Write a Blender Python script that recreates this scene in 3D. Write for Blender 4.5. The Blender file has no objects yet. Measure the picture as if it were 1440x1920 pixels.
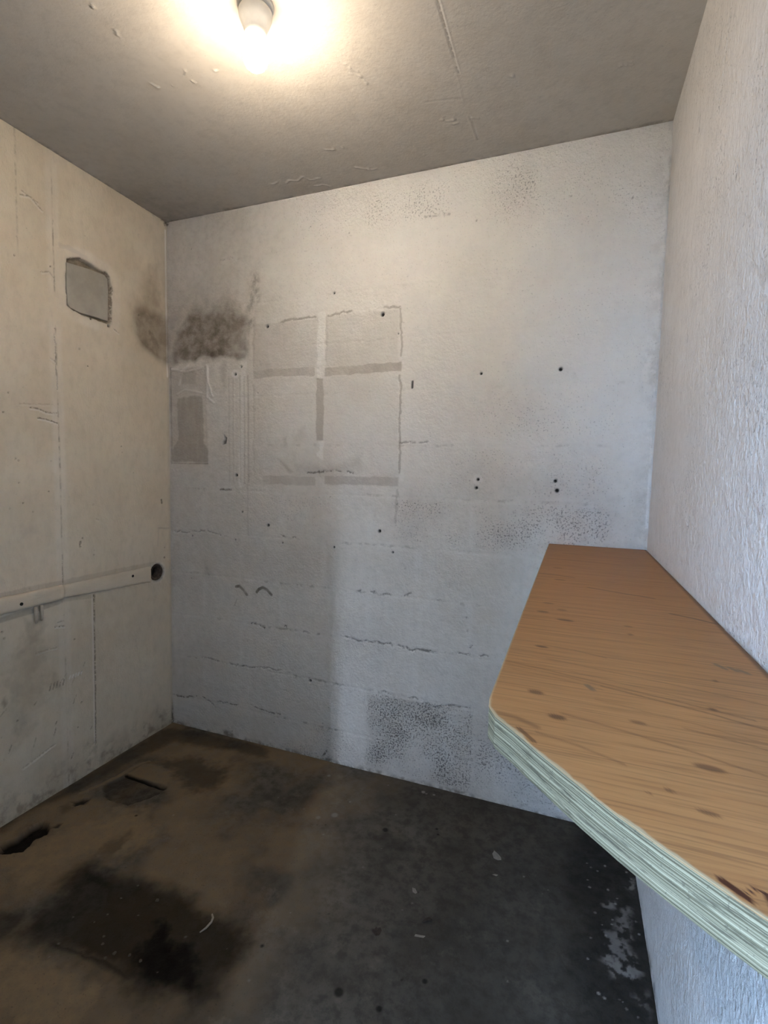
import bpy, bmesh, math, random
import numpy as np

scene = bpy.context.scene
COL = scene.collection
rnd = random.Random(11)

# ------------------------------------------------------------------ room (metres)
W, H = 2.0616, 2.40          # width along the back wall, height
YF = -2.12                   # inner face of the wall behind the photographer
ZC = 1.0252                  # top of the wooden counter
COUNTER_T = 0.034

# ------------------------------------------------------------------ helpers
def link(o, parent=None):
    COL.objects.link(o)
    if parent is not None:
        o.parent = parent
    return o

def tag(o, label=None, cat=None, group=None, kind=None):
    if label: o['label'] = label
    if cat: o['category'] = cat
    if group: o['group'] = group
    if kind: o['kind'] = kind
    return o

def empty(name, loc, rz=0.0):
    o = bpy.data.objects.new(name, None)
    o.location = loc
    o.rotation_euler = (0, 0, rz)
    o.empty_display_size = 0.05
    return link(o)

def mesh_obj(name, bm, mat, parent=None, smooth=True, loc=None):
    me = bpy.data.meshes.new(name)
    bmesh.ops.recalc_face_normals(bm, faces=bm.faces[:])
    bm.to_mesh(me); bm.free()
    if smooth:
        me.polygons.foreach_set('use_smooth', [True]*len(me.polygons))
    if mat: me.materials.append(mat)
    o = bpy.data.objects.new(name, me)
    if loc: o.location = loc
    return link(o, parent)

def add_box(bm, lo, hi):
    vs = [bm.verts.new((x, y, z)) for x in (lo[0], hi[0]) for y in (lo[1], hi[1]) for z in (lo[2], hi[2])]
    for f in ((0,1,3,2), (4,6,7,5), (0,4,5,1), (2,3,7,6), (0,2,6,4), (1,5,7,3)):
        bm.faces.new([vs[i] for i in f])
    return vs

def add_lathe(bm, prof, n=40, axis='z', cap0=True, cap1=True):
    """prof: list of (radius, height)."""
    rings = []
    for r, h in prof:
        ring = []
        for i in range(n):
            a = 2*math.pi*i/n
            c, s = r*math.cos(a), r*math.sin(a)
            ring.append(bm.verts.new((c, s, h) if axis == 'z' else (h, c, s)))
        rings.append(ring)
    for a, b in zip(rings, rings[1:]):
        for i in range(n):
            bm.faces.new((a[i], a[(i+1) % n], b[(i+1) % n], b[i]))
    if cap0: bm.faces.new(rings[0][::-1])
    if cap1: bm.faces.new(rings[-1])

def add_tube(bm, pts, rad, n=10):
    """tube along points, radius per point, capped."""
    from mathutils import Vector
    P = [Vector(p) for p in pts]
    rings = []
    for i, p in enumerate(P):
        t = (P[min(i+1, len(P)-1)] - P[max(i-1, 0)]).normalized()
        ref = Vector((0, 0, 1)) if abs(t.z) < 0.9 else Vector((1, 0, 0))
        a = t.cross(ref).normalized(); b = t.cross(a)
        r = rad[i] if isinstance(rad, (list, tuple)) else rad
        rings.append([bm.verts.new(p + r*(math.cos(2*math.pi*k/n)*a + math.sin(2*math.pi*k/n)*b)) for k in range(n)])
    for a, b in zip(rings, rings[1:]):
        for k in range(n):
            bm.faces.new((a[k], a[(k+1) % n], b[(k+1) % n], b[k]))
    bm.faces.new(rings[0][::-1]); bm.faces.new(rings[-1])

# ------------------------------------------------------------------ numpy noise
def vnoise(x, y, seed):
    r = np.random.RandomState(seed)
    T = r.rand(256, 256).astype(np.float32)
    xi = np.floor(x).astype(int); yi = np.floor(y).astype(int)
    fx = x-xi; fy = y-yi
    fx = fx*fx*(3-2*fx); fy = fy*fy*(3-2*fy)
    a = T[xi & 255, yi & 255]; b = T[(xi+1) & 255, yi & 255]
    c = T[xi & 255, (yi+1) & 255]; d = T[(xi+1) & 255, (yi+1) & 255]
    return (a*(1-fx)+b*fx)*(1-fy) + (c*(1-fx)+d*fx)*fy

def fbm(x, y, freq, octaves=4, seed=1, sy=1.0):
    o = np.zeros_like(x); amp = 1.0; tot = 0.0
    for k in range(octaves):
        o += amp*vnoise(x*freq+37.1*k, y*freq*sy+11.7*k, seed+k)
        tot += amp; amp *= 0.5; freq *= 2.03
    return o/tot - 0.5          # about -0.5 .. 0.5

def sstep(a, b, x):
    t = np.clip((x-a)/(b-a), 0, 1)
    return t*t*(3-2*t)

class Grid:
    """A surface sampled over (u, v): a height and named wear masks at every sample."""
    def __init__(s, us, vs):
        s.us = np.asarray(us); s.vs = np.asarray(vs)
        s.U, s.V = np.meshgrid(s.us, s.vs, indexing='ij')
        s.h = np.zeros_like(s.U); s.m = {}
        n1 = fbm(s.U, s.V, 9, 4, 5); n2 = fbm(s.U, s.V, 9, 4, 55)
        s.Ud = s.U; s.Vd = s.V
        s.wu = n1; s.wv = n2
        s.xu = n1+.55*fbm(s.U, s.V, 55, 3, 65); s.xv = n2+.55*fbm(s.U, s.V, 55, 3, 75)
    def mask(s, k):
        if k not in s.m: s.m[k] = np.zeros_like(s.U)
        return s.m[k]
    def add(s, k, val, amt=1.0):          # keep the larger
        m = s.mask(k); np.maximum(m, np.clip(val, 0, 1)*amt, out=m)
    def mul(s, k, val):
        m = s.mask(k); m *= val
    def window(s, pts, mar):
        p = np.asarray(pts)
        i0 = np.searchsorted(s.us, p[:, 0].min()-mar); i1 = np.searchsorted(s.us, p[:, 0].max()+mar)
        j0 = np.searchsorted(s.vs, p[:, 1].min()-mar); j1 = np.searchsorted(s.vs, p[:, 1].max()+mar)
        return slice(i0, i1), slice(j0, j1)
    def dist(s, pts, closed, mar, warp=0.0):
        """distance to a line, or signed distance to a closed outline (negative inside)"""
        D = np.full_like(s.U, 9.0)
        w = s.window(pts, mar)
        x = s.U[w]+s.xu[w]*warp; y = s.V[w]+s.xv[w]*warp
        if x.size == 0: return D
        d = np.full_like(x, 9.0); ins = np.zeros(x.shape, bool)
        P = list(pts); n = len(P)
        if n == 1:
            D[w] = np.hypot(x-P[0][0], y-P[0][1]); return D
        for i in range(n if closed else n-1):
            ax, ay = P[i]; bx, by = P[(i+1) % n]
            ex, ey = bx-ax, by-ay; L = ex*ex+ey*ey+1e-12
            t = np.clip(((x-ax)*ex+(y-ay)*ey)/L, 0, 1)
            d = np.minimum(d, np.hypot(x-ax-t*ex, y-ay-t*ey))
            if closed and abs(ey) > 1e-9:
                c = ((ay > y) != (by > y)) & (x < ex*(y-ay)/ey+ax)
                ins ^= c
        D[w] = np.where(ins, -d, d) if closed else d
        return D
    def stroke(s, k, pts, width, amt=1.0, warp=0.0, depth=0.0, soft=0.5):
        d = s.dist(pts, False, width*3+0.02, warp)
        v = 1-sstep(width*soft, width, d)
        if k: s.add(k, v, amt)
        if depth: s.h -= depth*v
    def patch(s, k, pts, soft, amt=1.0, warp=0.0, depth=0.0, tex=None):
        d = s.dist(pts, True, soft*3+0.02+abs(warp), warp)
        v = 1-sstep(-soft, soft, d)
        if tex is not None: v = v*tex
        if k: s.add(k, v, amt)
        if depth: s.h -= depth*v
        return v
    def dot(s, k, p, r, amt=1.0, depth=0.0):
        d = s.dist([p], False, r*3+0.005)
        v = 1-sstep(r*0.55, r*1.1, d)
        if k: s.add(k, v, amt)
        if depth: s.h -= depth*v
    def build(s, name, pos, mat, back, parent=None):
        """pos(U,V,h) -> xyz arrays; back(U,V) -> xyz of the hidden rear face."""
        nu, nv = s.U.shape
        X, Y, Z = pos(s.U, s.V, s.h)
        co = np.stack([X, Y, Z], -1).reshape(-1, 3)
        idx = np.arange(nu*nv).reshape(nu, nv)
        q = np.stack([idx[:-1, :-1], idx[1:, :-1], idx[1:, 1:], idx[:-1, 1:]], -1).reshape(-1, 4)
        # rim loop and rear corners make it a closed slab
        rim = np.concatenate([idx[:, 0], idx[-1, 1:], idx[-2::-1, -1], idx[0, -2:0:-1]])
        rb = np.stack(back(s.U.reshape(-1)[rim], s.V.reshape(-1)[rim]), -1)
        n0 = len(co); co = np.concatenate([co, rb])
        k = np.arange(len(rim)); k2 = (k+1) % len(rim)
        side = np.stack([rim[k], n0+k, n0+k2, rim[k2]], -1)
        quads = np.concatenate([q, side])
        nl = quads.size + len(rim)
        me = bpy.data.meshes.new(name)
        me.vertices.add(len(co)); me.vertices.foreach_set('co', co.astype(np.float32).ravel())
        me.loops.add(nl)
        me.loops.foreach_set('vertex_index', np.concatenate([quads.ravel(), (n0+k[::-1])]).astype(np.int32))
        nq = len(quads)
        me.polygons.add(nq+1)
        me.polygons.foreach_set('loop_start', np.concatenate([np.arange(nq)*4, [nq*4]]).astype(np.int32))
        sm = np.zeros(nq+1, bool); sm[:len(q)] = True
        me.polygons.foreach_set('use_smooth', sm)
        me.update(calc_edges=True)
        # make the front face its right way out
        n = np.zeros(3); me.polygons[len(q)//2].normal
        for key, m in s.m.items():
            a = me.attributes.new(key, 'FLOAT', 'POINT')
            full = np.zeros(len(co), np.float32); full[:nu*nv] = m.reshape(-1)
            a.data.foreach_set('value', full)
        me.materials.append(mat)
        o = bpy.data.objects.new(name, me)
        return link(o, parent)

def axis_pts(parts):
    """[(start, stop, step), ...] joined into one increasing axis"""
    out = []
    for a, b, st in parts:
        n = max(1, int(round((b-a)/st)))
        out.append(np.linspace(a, b, n+1)[:-1])
    out.append([parts[-1][1]])
    return np.concatenate(out)

# ------------------------------------------------------------------ material kit
class NT:
    def __init__(s, name):
        s.mat = bpy.data.materials.new(name); s.mat.use_nodes = True
        s.t = s.mat.node_tree; s.n = s.t.nodes; s.n.clear()
        s.out = s.n.new('ShaderNodeOutputMaterial')
        s.b = s.n.new('ShaderNodeBsdfPrincipled')
        s.l(s.b.outputs[0], s.out.inputs[0])
        tc = s.n.new('ShaderNodeTexCoord'); s.co = tc.outputs['Object']
    def l(s, a, b): s.t.links.new(a, b)
    def setin(s, sock, v):
        if isinstance(v, bpy.types.NodeSocket): s.l(v, sock)
        elif isinstance(v, (tuple, list)) and len(v) == 3 and sock.type == 'RGBA': sock.default_value = (*v, 1)
        else: sock.default_value = v
    def mapping(s, scale, rot=(0, 0, 0), loc=(0, 0, 0), co=None):
        m = s.n.new('ShaderNodeMapping'); s.l(co or s.co, m.inputs[0])
        m.inputs['Scale'].default_value = scale; m.inputs['Rotation'].default_value = rot; m.inputs['Location'].default_value = loc
        return m.outputs[0]
    def noise(s, scale, detail=4, rough=0.55, co=None, dist=0.0):
        n = s.n.new('ShaderNodeTexNoise'); s.l(co or s.co, n.inputs['Vector'])
        n.inputs['Scale'].default_value = scale; n.inputs['Detail'].default_value = detail
        n.inputs['Roughness'].default_value = rough; n.inputs['Distortion'].default_value = dist
        return n.outputs['Fac']
    def attr(s, k):
        a = s.n.new('ShaderNodeAttribute'); a.attribute_name = k; return a.outputs['Fac']
    def ramp(s, v, a, b, lo=0.0, hi=1.0):
        m = s.n.new('ShaderNodeMapRange'); m.interpolation_type = 'SMOOTHSTEP'
        s.l(v, m.inputs['Value'])
        m.inputs['From Min'].default_value = a; m.inputs['From Max'].default_value = b
        m.inputs['To Min'].default_value = lo; m.inputs['To Max'].default_value = hi
        return m.outputs[0]
    def math(s, op, a, b=0.0, clamp=False):
        m = s.n.new('ShaderNodeMath'); m.operation = op; m.use_clamp = clamp
        s.setin(m.inputs[0], a); s.setin(m.inputs[1], b); return m.outputs[0]
    def mix(s, f, a, b, mode='MIX'):
        m = s.n.new('ShaderNodeMix'); m.data_type = 'RGBA'; m.blend_type = mode
        s.setin(m.inputs[0], f); s.setin(m.inputs[6], a); s.setin(m.inputs[7], b); return m.outputs[2]
    def bump(s, h, strength, dist, normal=None):
        b = s.n.new('ShaderNodeBump'); s.l(h, b.inputs['Height'])
        s.setin(b.inputs['Strength'], strength); b.inputs['Distance'].default_value = dist
        if normal: s.l(normal, b.inputs['Normal'])
        return b.outputs[0]
    def done(s, color, rough=0.7, normal=None, spec=0.3):
        s.setin(s.b.inputs['Base Color'], color); s.setin(s.b.inputs['Roughness'], rough)
        s.b.inputs['Specular IOR Level'].default_value = spec
        if normal: s.l(normal, s.b.inputs['Normal'])
        return s.mat

def wall_mat(name, base, base2, stretch=(1, 1, 1), bump_mm=1.2, rough=0.62, pit_scale=150):
    t = NT(name)
    big = t.noise(3.0, 5, 0.6)
    c = t.mix(t.ramp(big, 0.35, 0.7), base, base2)
    fine = t.noise(34, 4, 0.6, t.mapping(stretch))
    c = t.mix(t.ramp(fine, 0.4, 0.75, 0, 0.28), c, tuple(x*0.72 for x in base2))
    # wear with a shape of its own, plus painted light and shade tones
    brush = t.noise(22, 4, 0.6, t.mapping((1.6, 1.6, 0.35)))
    c = t.mix(t.math('MULTIPLY', t.attr('grey'), t.ramp(brush, 0.2, 0.6, 0.75, 1.0)), c, (0.335, 0.30, 0.262))
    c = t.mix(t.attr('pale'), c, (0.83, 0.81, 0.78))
    c = t.mix(t.math('MULTIPLY', t.attr('soot_shade'), t.ramp(t.noise(17, 5, .62), 0.3, 0.65, 0.66, 1.0)), c, (0.095, 0.070, 0.047))
    c = t.mix(t.math('MULTIPLY', t.attr('grime'), t.ramp(t.noise(26, 5, 0.65), 0.38, 0.62)), c, (0.12, 0.10, 0.08))
    pn = t.noise(pit_scale, 3, 0.6)
    pa = t.attr('pit')
    pit = t.ramp(t.math('ADD', pn, t.math('MULTIPLY', pa, 0.145)), 0.645, 0.70)
    c = t.mix(t.math('MULTIPLY', pit, t.math('ADD', t.math('MULTIPLY', pa, 0.6), 0.15)), c, (0.10, 0.09, 0.085))
    ck = t.ramp(t.noise(120, 3, .65), .38, .53)
    c = t.mix(t.math('MULTIPLY', t.attr('crack'), ck), c, (0.06, 0.047, 0.036))
    c = t.mix(t.attr('hole'), c, (0.008, 0.007, 0.006))
    hn = t.noise(95, 4, 0.62, t.mapping(stretch))
    hb = t.noise(30, 3, 0.55, t.mapping(stretch))
    hh = t.math('SUBTRACT', t.math('ADD', hn, t.math('MULTIPLY', hb, 0.9)), t.math('MULTIPLY', pit, 0.35))
    st = t.math('ADD', t.math('MULTIPLY', t.attr('rough'), 0.75), 0.25)
    return t.done(c, rough, t.bump(hh, st, bump_mm*0.001*5.0), 0.25)

def simple_mat(name, col, rough=0.6, nscale=60, var=0.15, bump=0.2, spec=0.3, metal=0.0):
    t = NT(name)
    n = t.noise(nscale, 4, 0.6)
    c = t.mix(t.ramp(n, 0.3, 0.7), tuple(x*(1-var) for x in col), tuple(min(1, x*(1+var)) for x in col))
    t.b.inputs['Metallic'].default_value = metal
    return t.done(c, rough, t.bump(n, bump, 0.001), spec)

M_back = wall_mat('painted_blockwork', (0.705, 0.67, 0.62), (0.635, 0.60, 0.55), (1, 1, 1), 1.7)
M_left = wall_mat('painted_board', (0.64, 0.555, 0.43), (0.57, 0.485, 0.365), (1, 1, 0.6), 1.0)
M_right = wall_mat('painted_render', (0.79, 0.77, 0.745), (0.73, 0.71, 0.685), (1, 1, 0.8), 1.3, 0.55)
M_ceil = wall_mat('painted_ceiling_board', (0.60, 0.555, 0.485), (0.56, 0.515, 0.445), (1, 1, 1), 0.35, 0.55)

# ================================================================== BACK WALL
def frange_lines(): pass

g = Grid(axis_pts([(-0.03, W+.03, 0.003)]), axis_pts([(-0.03, H+0.03, 0.003)]))
U, V = g.U, g.V
g.h += 0.004*fbm(U, V, 2.2, 3, 3) + 0.0016*fbm(U, V, 14, 3, 9)
COURSES = [0.150, 0.355, 0.562, 0.768, 0.970, 1.172, 1.375, 1.590, 1.793, 1.990, 2.190]
wav = 0.009*fbm(U, V*0, 5, 4, 21)
for i, z in enumerate(COURSES):
    d = np.abs(V-z-wav*(1 if z < 1 else 0.7))
    along = 0.5+fbm(U, V*0+i*3.3, 6, 3, 31+i)
    g.h -= 0.0018*(1-sstep(0.001, 0.009, d))*np.clip(along*1.6-.25, 0, 1)*(.75 if z < 1.3 else .5)
    broken = sstep(0.47, 0.62, 0.5+fbm(U, V, 48, 3, 71+i))*sstep(.42, .62, .5+fbm(U, V*0+i*1.7, 5, 3, 171+i))
    d = np.abs(V-z-wav+.010*fbm(U, V, 30, 3, 271))
    amt = {0.150: .6, 0.355: .55, 0.562: .55, 0.768: .5, 0.970: .4, 1.172: .35, 1.375: .25}.get(z, .12)
    g.add('grime', (1-sstep(0.0015, 0.008, d))*broken, amt)
    g.add('pale', (1-sstep(0.002, 0.014, np.abs(d-0.008)))*along, 0.12)
    z0 = z; z1 = COURSES[i+1] if i+1 < len(COURSES) else H
    x = 0.205 + (0.21 if i % 2 else 0.0)
    while x < W-0.05:
        dv = np.abs(U-x-0.006*fbm(U*0, V, 8, 3, 91+i))
        band = sstep(z0, z0+0.01, V)*(1-sstep(z1-0.01, z1, V))
        g.h -= 0.0012*(1-sstep(0.002, 0.012, dv))*band*np.clip(2.2*fbm(U, V, 4, 2, 97+i), 0, 1)
        g.add('pale', (1-sstep(0.006, 0.022, dv))*band*(0.5+fbm(U, V, 7, 2, 17)), 0.22)
        x += 0.42
# open cracks and pitting along the joints
CR = [[(.031,.145),(.089,.146),(.106,.157),(.146,.158)], [(.187,.161),(.227,.148),(.266,.116)],
      [(.270,.156),(.328,.161),(.374,.159),(.404,.155)], [(.464,.180),(.500,.174),(.537,.165),(.569,.160),(.622,.166)],
      [(.464,.559),(.493,.566),(.521,.556),(.550,.543)], [(.637,.573),(.658,.568)],
      [(.982,.763),(1.031,.771),(1.131,.771),(1.183,.766),(1.228,.789)],
      [(1.123,.359),(1.199,.350),(1.262,.356),(1.340,.343),(1.395,.354),(1.500,.355)],
      [(1.454,.717),(1.456,.669)], [(1.492,.664),(1.483,.636),(1.474,.603)],
      [(.756,1.258),(.809,1.267),(.862,1.274),(.913,1.269),(.964,1.262)], [(.620,.983),(.667,.978),(.718,.975)],
      [(1.163,1.387),(1.209,1.387),(1.248,1.380),(1.277,1.387)],
      [(.157,.358),(.220,.358),(.283,.352),(.359,.354),(.464,.361),(.565,.368),(.656,.368)],
      [(.924,.570),(1.011,.560),(1.071,.562),(1.165,.569),(1.256,.563),(1.345,.563),(1.441,.572),(1.539,.571)],
      [(.02,.965),(.12,.972),(.256,.968),(.33,.958)], [(.32,2.19),(.40,2.185)], [(1.25,2.235),(1.34,2.232)]]
CA = [.95,.8,.85,.8,.9,.9,.6,.55,.5,.85,.7,.7,.5,.55,.65,.5,.3,.4]
for k, (c, a) in enumerate(zip(CR, CA)):
    br = sstep(0.36, 0.54, 0.5+fbm(U, V, 42, 2, 300+k))
    d = g.dist(c, False, 0.03, 0.03)
    v = (1-sstep(0.0012, 0.0062, d))*br
    g.add('crack', v, a); g.h -= 0.004*v
# hook shaped rust marks
for c in ([(.383,.728),(.401,.733),(.424,.717),(.442,.697)], [(.496,.715),(.507,.729),(.528,.740),(.553,.730),(.574,.711)]):
    g.stroke('grime', c, 0.0085, 0.9); g.stroke('soot_shade', c, 0.0085, 0.75)
g.stroke('soot_shade', [(.387,.669),(.375,.640)], 0.005, 0.4)
# pitted, open textured blocks
BU = U+.010*fbm(U, V, 34, 3, 821)+.008*fbm(U, V, 5, 2, 823); BV = V+.010*fbm(U, V, 34, 3, 831)+.008*fbm(U, V, 5, 2, 833)
def block(x0, x1, z0, z1, soft=0.05):
    return sstep(x0-soft, x0+soft, BU)*(1-sstep(x1-soft, x1+soft, BU))*sstep(z0-soft*.6, z0+soft*.6, BV)*(1-sstep(z1-soft*.6, z1+soft*.6, BV))
cl = sstep(0.22, 0.60, 0.5+fbm(U, V, 7, 4, 141))
for b, a in ((block(1.04, 1.50, 0.02, 0.35, .02), .95), (block(1.50, 2.03, 0.0, 0.36, .04), .7), (block(.62, 1.04, -.05, .17, .05), .65),
             (block(1.14, 1.46, .985, 1.165, .03), .75), (block(1.46, 1.95, .985, 1.17, .05), .7), (block(.30, .86, .985, 1.17, .06), .45),
             (block(.35, .86, .79, .96, .05), .45), (block(.10, .7, .02, .34, .06), .35), (block(1.2, 1.95, 1.18, 1.37, .06), .4),
             (block(1.25, 1.95, 1.39, 1.58, .06), .4), (block(.55, 1.15, .38, .55, .1), .08), (block(1.0, 1.35, 2.22, 2.36, .06), .55),
             (block(1.5, 2.0, 2.1, 2.38, .1), .55), (block(.7, .95, 2.2, 2.36, .06), .35), (block(1.2, 1.45, .80, .96, .06), .35)):
    g.add('pit', b*(0.35+0.65*cl), a)
g.add('rough', 0.35+0.65*g.mask('pit')+0.25*fbm(U, V, 4, 3, 77))
g.add('pale', block(.92, 1.04, .0, .36, .012)*(0.6+fbm(U, V, 9, 3, 8)), 0.45)
g.add('pale', block(1.37, 1.43, .1, .33, .02), 0.25)
# soot around the old flue corner
so = sstep(-.02, .14, U+.1*g.wv)*(1-sstep(.38, .47, U+0.06*g.wu))*sstep(1.735, 1.80, V+0.07*g.wv)*(1-sstep(1.78, 2.12, V+.12*g.wu))
g.add('soot_shade', np.clip(so*1.9, 0, 1)*(0.85+0.5*fbm(U, V, 7, 4, 191)), 0.97)
g.add('soot_shade', (1-sstep(.34, .50, U))*sstep(1.74, 1.80, V)*(1-sstep(1.9, 2.35, V)), 0.42)
g.patch('soot_shade', [(.20,1.755),(.30,1.748),(.36,1.78),(.41,1.80),(.42,1.83),(.12,1.80),(.10,1.76)], 0.02, 0.55, 0.04)
g.patch('soot_shade', [(.30,1.76),(.345,1.765),(.335,1.66),(.315,1.60),(.30,1.68)], 0.02, 0.35, 0.03)
g.patch('grime', [(.44,1.93),(.47,2.12),(.50,2.12),(.52,2.03),(.49,1.97),(.475,1.86),(.46,1.86)], 0.018, 0.55, 0.02)
g.add('soot_shade', (1-sstep(.40, .54, U+.06*g.wu))*sstep(1.8, 2.0, V), 0.20)
g.add('soot_shade', (1-sstep(.25, 1.0, U+.2*g.wu)), .12)  # warm tint painted over the left part to offset the cool fill light
g.add('soot_shade', (1-sstep(.2, .75, U))*(1-sstep(1.60, 1.78, V)), 0.15)
g.add('soot_shade', (1-sstep(.0, .05, U))*(0.6+1.0*fbm(U, V, 6, 3, 61)), 0.35)
g.stroke('soot_shade', [(0.03,.80),(.02,.90)], 0.05, .22); g.patch('soot_shade', [(.20,.86),(.26,.80),(.25,.75),(.20,.77)], .03, .35, .04)
g.add('grey', (1-sstep(.55, .95, U))*(1-sstep(1.0, 2.0, V)), 0.10)
# cleaner paint on the upper right, whitened further to paint in missing light
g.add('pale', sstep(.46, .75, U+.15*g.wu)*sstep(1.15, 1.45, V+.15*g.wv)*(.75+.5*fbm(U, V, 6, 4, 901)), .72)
# ghost of a removed cabinet: outline, bands and filler
pan = block(.478, 1.162, 1.225, 1.905, .005)
g.add('grey', block(.478, .79, 1.70, 1.90, .008)*(0.8+.5*fbm(U, V, 9, 3, 3)), .34)
g.add('grey', block(.832, 1.155, 1.70, 1.905, .008)*(0.8+.5*fbm(U, V, 9, 3, 3)), .36)
g.add('grey', block(.478, 1.16, 1.24, 1.665, .01)*(0.5+fbm(U, V, 5, 4, 13)), .30)
g.add('grey', block(.478, .785, 1.668, 1.703, .003)*(0.9+.5*fbm(U, V, 20, 3, 3)), .62)
g.add('grey', block(.83, 1.168, 1.664, 1.700, .003)*(0.9+.5*fbm(U, V, 20, 3, 3)), .66)
g.add('grey', block(.53, .79, 1.207, 1.244, .004)*(0.9+.5*fbm(U, V, 20, 3, 3)), .50)
g.add('grey', block(.832, 1.165, 1.214, 1.250, .004)*(0.9+.5*fbm(U, V, 20, 3, 3)), .58)
g.add('grey', block(.793, .828, 1.395, 1.665, .003), .62)
for y0, y1 in ((1.70, 1.92), (1.655, 1.72), (1.31, 1.39)):
    f = block(.793+.0, .829, y0, y1, .004)*sstep(.30, .48, .5+fbm(U, V, 13, 3, 401))
    g.mul('grey', 1-f); g.add('pale', f, .85); g.h += .0015*f
for c, a in (([(.61,1.902),(.785,1.905)], .8), ([(.84,1.906),(.95,1.911)], .7), ([(1.09,1.918),(1.155,1.909)], .6), ([(1.157,1.90),(1.161,1.72)], .6),
             ([(1.160,1.645),(1.166,1.27)], .65), ([(1.165,1.20),(1.158,1.07)], .4), ([(.478,1.88),(.477,1.72)], .5), ([(.477,1.64),(.478,1.24)], .35),
             ([(.831,1.72),(.832,1.90)], .35)):
    g.stroke('grey', c, .006, a*.8, .022, .0012); g.stroke('soot_shade', c, .005, a*.25, .022)
g.add('pale', block(.478, 1.17, 1.905, 1.925, .006), .15)
g.add('pale', block(1.165, 1.19, 1.23, 1.9, .008), .35)
g.add('pale', block(.96, 1.02, 1.885, 1.915, .012), .7)
g.patch('grey', [(.60,1.32),(.62,1.31),(.69,1.262),(.665,1.258)], .012, .65, .01)
g.patch('grey', [(.67,1.42),(.74,1.47),(.75,1.39),(.68,1.38)], .03, .35, .05)
g.patch('grey', [(.63,1.41),(.65,1.415),(.65,1.375),(.635,1.37)], .01, .4, .02)
g.patch('grey', [(.70,1.30),(1.0,1.33),(1.0,1.26),(.70,1.25)], .04, .4, .06)
# traces of trunking left of it
for x, a, dd in ((.345, .25, .001), (.372, .22, -.0016), (.405, .3, .001), (.432, .3, -.0018), (.448, .45, .0014)):
    g.stroke('grey', [(x,1.68),(x+.004,1.21)], .006, a, .004, dd)
g.stroke('pale', [(.425,1.72),(.412,1.20)], .018, .4, .008); g.stroke('pale', [(.43,1.86),(.425,1.72)], .02, .4, .02)
g.stroke('grime', [(.30,1.175),(.38,1.178),(.40,1.166)], .006, .9, .01)
g.stroke('grey', [(.448,1.66),(.448,.97)], .005, .35, .004)
# bare cement patch with trowelled ridges
v = g.patch('grey', [(.014,1.725),(.214,1.735),(.226,1.292),(.012,1.29)], .004, .30, .008, .003)
g.patch('grey', [(.045,1.60),(.19,1.61),(.20,1.55),(.205,1.38),(.225,1.36),(.225,1.294),(.014,1.292),(.014,1.36),(.05,1.40),(.05,1.52)], .008, .80, .02)
g.patch('grey', [(.07,1.72),(.17,1.72),(.17,1.66),(.07,1.66)], .01, .6, .03)
g.h += .005*v*(fbm(U, V, 16, 4, 501, 1.6))
for c in ([(.02,1.735),(.10,1.715),(.2,1.73)], [(.05,1.62),(.10,1.636),(.19,1.618)], [(.23,1.735),(.225,1.60),(.26,1.57)], [(.222,1.74),(.235,1.66),(.255,1.60)], [(.06,1.66),(.08,1.72),(.12,1.74)]):
    g.stroke('pale', c, .006, .5, .01, -.003)
g.stroke('soot_shade', [(.013,1.74),(.012,1.29)], .006, .55, .004); g.stroke('soot_shade', [(.012,1.29),(.226,1.292)], .004, .6, .004)
# screw holes left by old fixings
for x, z, r in ((.548,1.887,.0085),(1.082,1.890,.0095),(.413,1.723,.006),(.381,1.692,.0075),(.386,1.242,.0085),(.554,1.023,.0085),
                (1.087,1.029,.0085),(.417,1.076,.006),(1.479,1.641,.0065),(1.757,1.642,.0085),(1.481,1.249,.007),
                (1.476,1.217,.007),(1.757,1.250,.0075),(1.764,1.216,.009),(.867,1.995,.006),(1.147,.946,.0055),(.883,.948,.0055),
                (.629,.949,.005),(.379,.946,.005),(.131,.948,.005),(.774,.346,.008),(1.684,.376,.007),(.50,1.605,.003),(1.15,1.81,.003)):
    g.dot('hole', (x, z), r, 1.0, 0.012)
for x, z in ((.381,1.692), (1.757,1.642), (1.481,1.249)):
    d = g.dist([(x, z)], False, .04); g.add('pale', 1-sstep(.004, .012, np.abs(d-.012)), .5)
g.stroke('hole', [(1.213,1.623),(1.212,1.60)], .006, .9, 0, .006)
g.patch('hole', [(.318,1.425),(.335,1.41),(.33,1.385),(.31,1.38),(.312,1.395),(.322,1.405)], .004, .8, .004, .012)
g.stroke('grime', [(1.80,1.62),(1.81,1.60)], .012, .12)
for k in range(46):
    x = rnd.uniform(.05, 2.0); z = rnd.choice((rnd.uniform(.02, .6), rnd.uniform(.6, 1.2), rnd.uniform(2.1, 2.36)))
    g.dot('crack', (x, z), rnd.uniform(.002, .0045), rnd.uniform(.3, .8), .002)
# dirt where it meets the floor, and the corners
g.add('grime', (1-sstep(.0, .025, V+.04*g.wu)), .8)
g.add('soot_shade', (1-sstep(.0, .12, V+.08*g.wu)), .16)
g.add('grime', sstep(W-.08, W-.005, U+.05*g.wu)*(.5+fbm(U, V, 5, 3, 44)), .3)
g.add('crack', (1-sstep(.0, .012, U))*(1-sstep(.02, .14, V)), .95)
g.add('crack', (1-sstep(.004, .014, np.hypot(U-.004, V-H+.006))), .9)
g.stroke('crack', [(.86,.045),(.845,.02)], .006, .8); g.stroke('pale', [(W-.006,2.3),(W-.006,1.1)], .006, .5, .004, -.003)
g.m['pale'] *= 1-.9*np.clip(g.m['grey']*1.5, 0, 1)
g.m['pit'] *= .8+.8*np.clip(fbm(U, V, 11, 4, 801)+.2, 0, 1)
g.add('pit', .12+.2*np.clip(fbm(U, V, 5, 3, 805)+.2, 0, 1))
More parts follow.
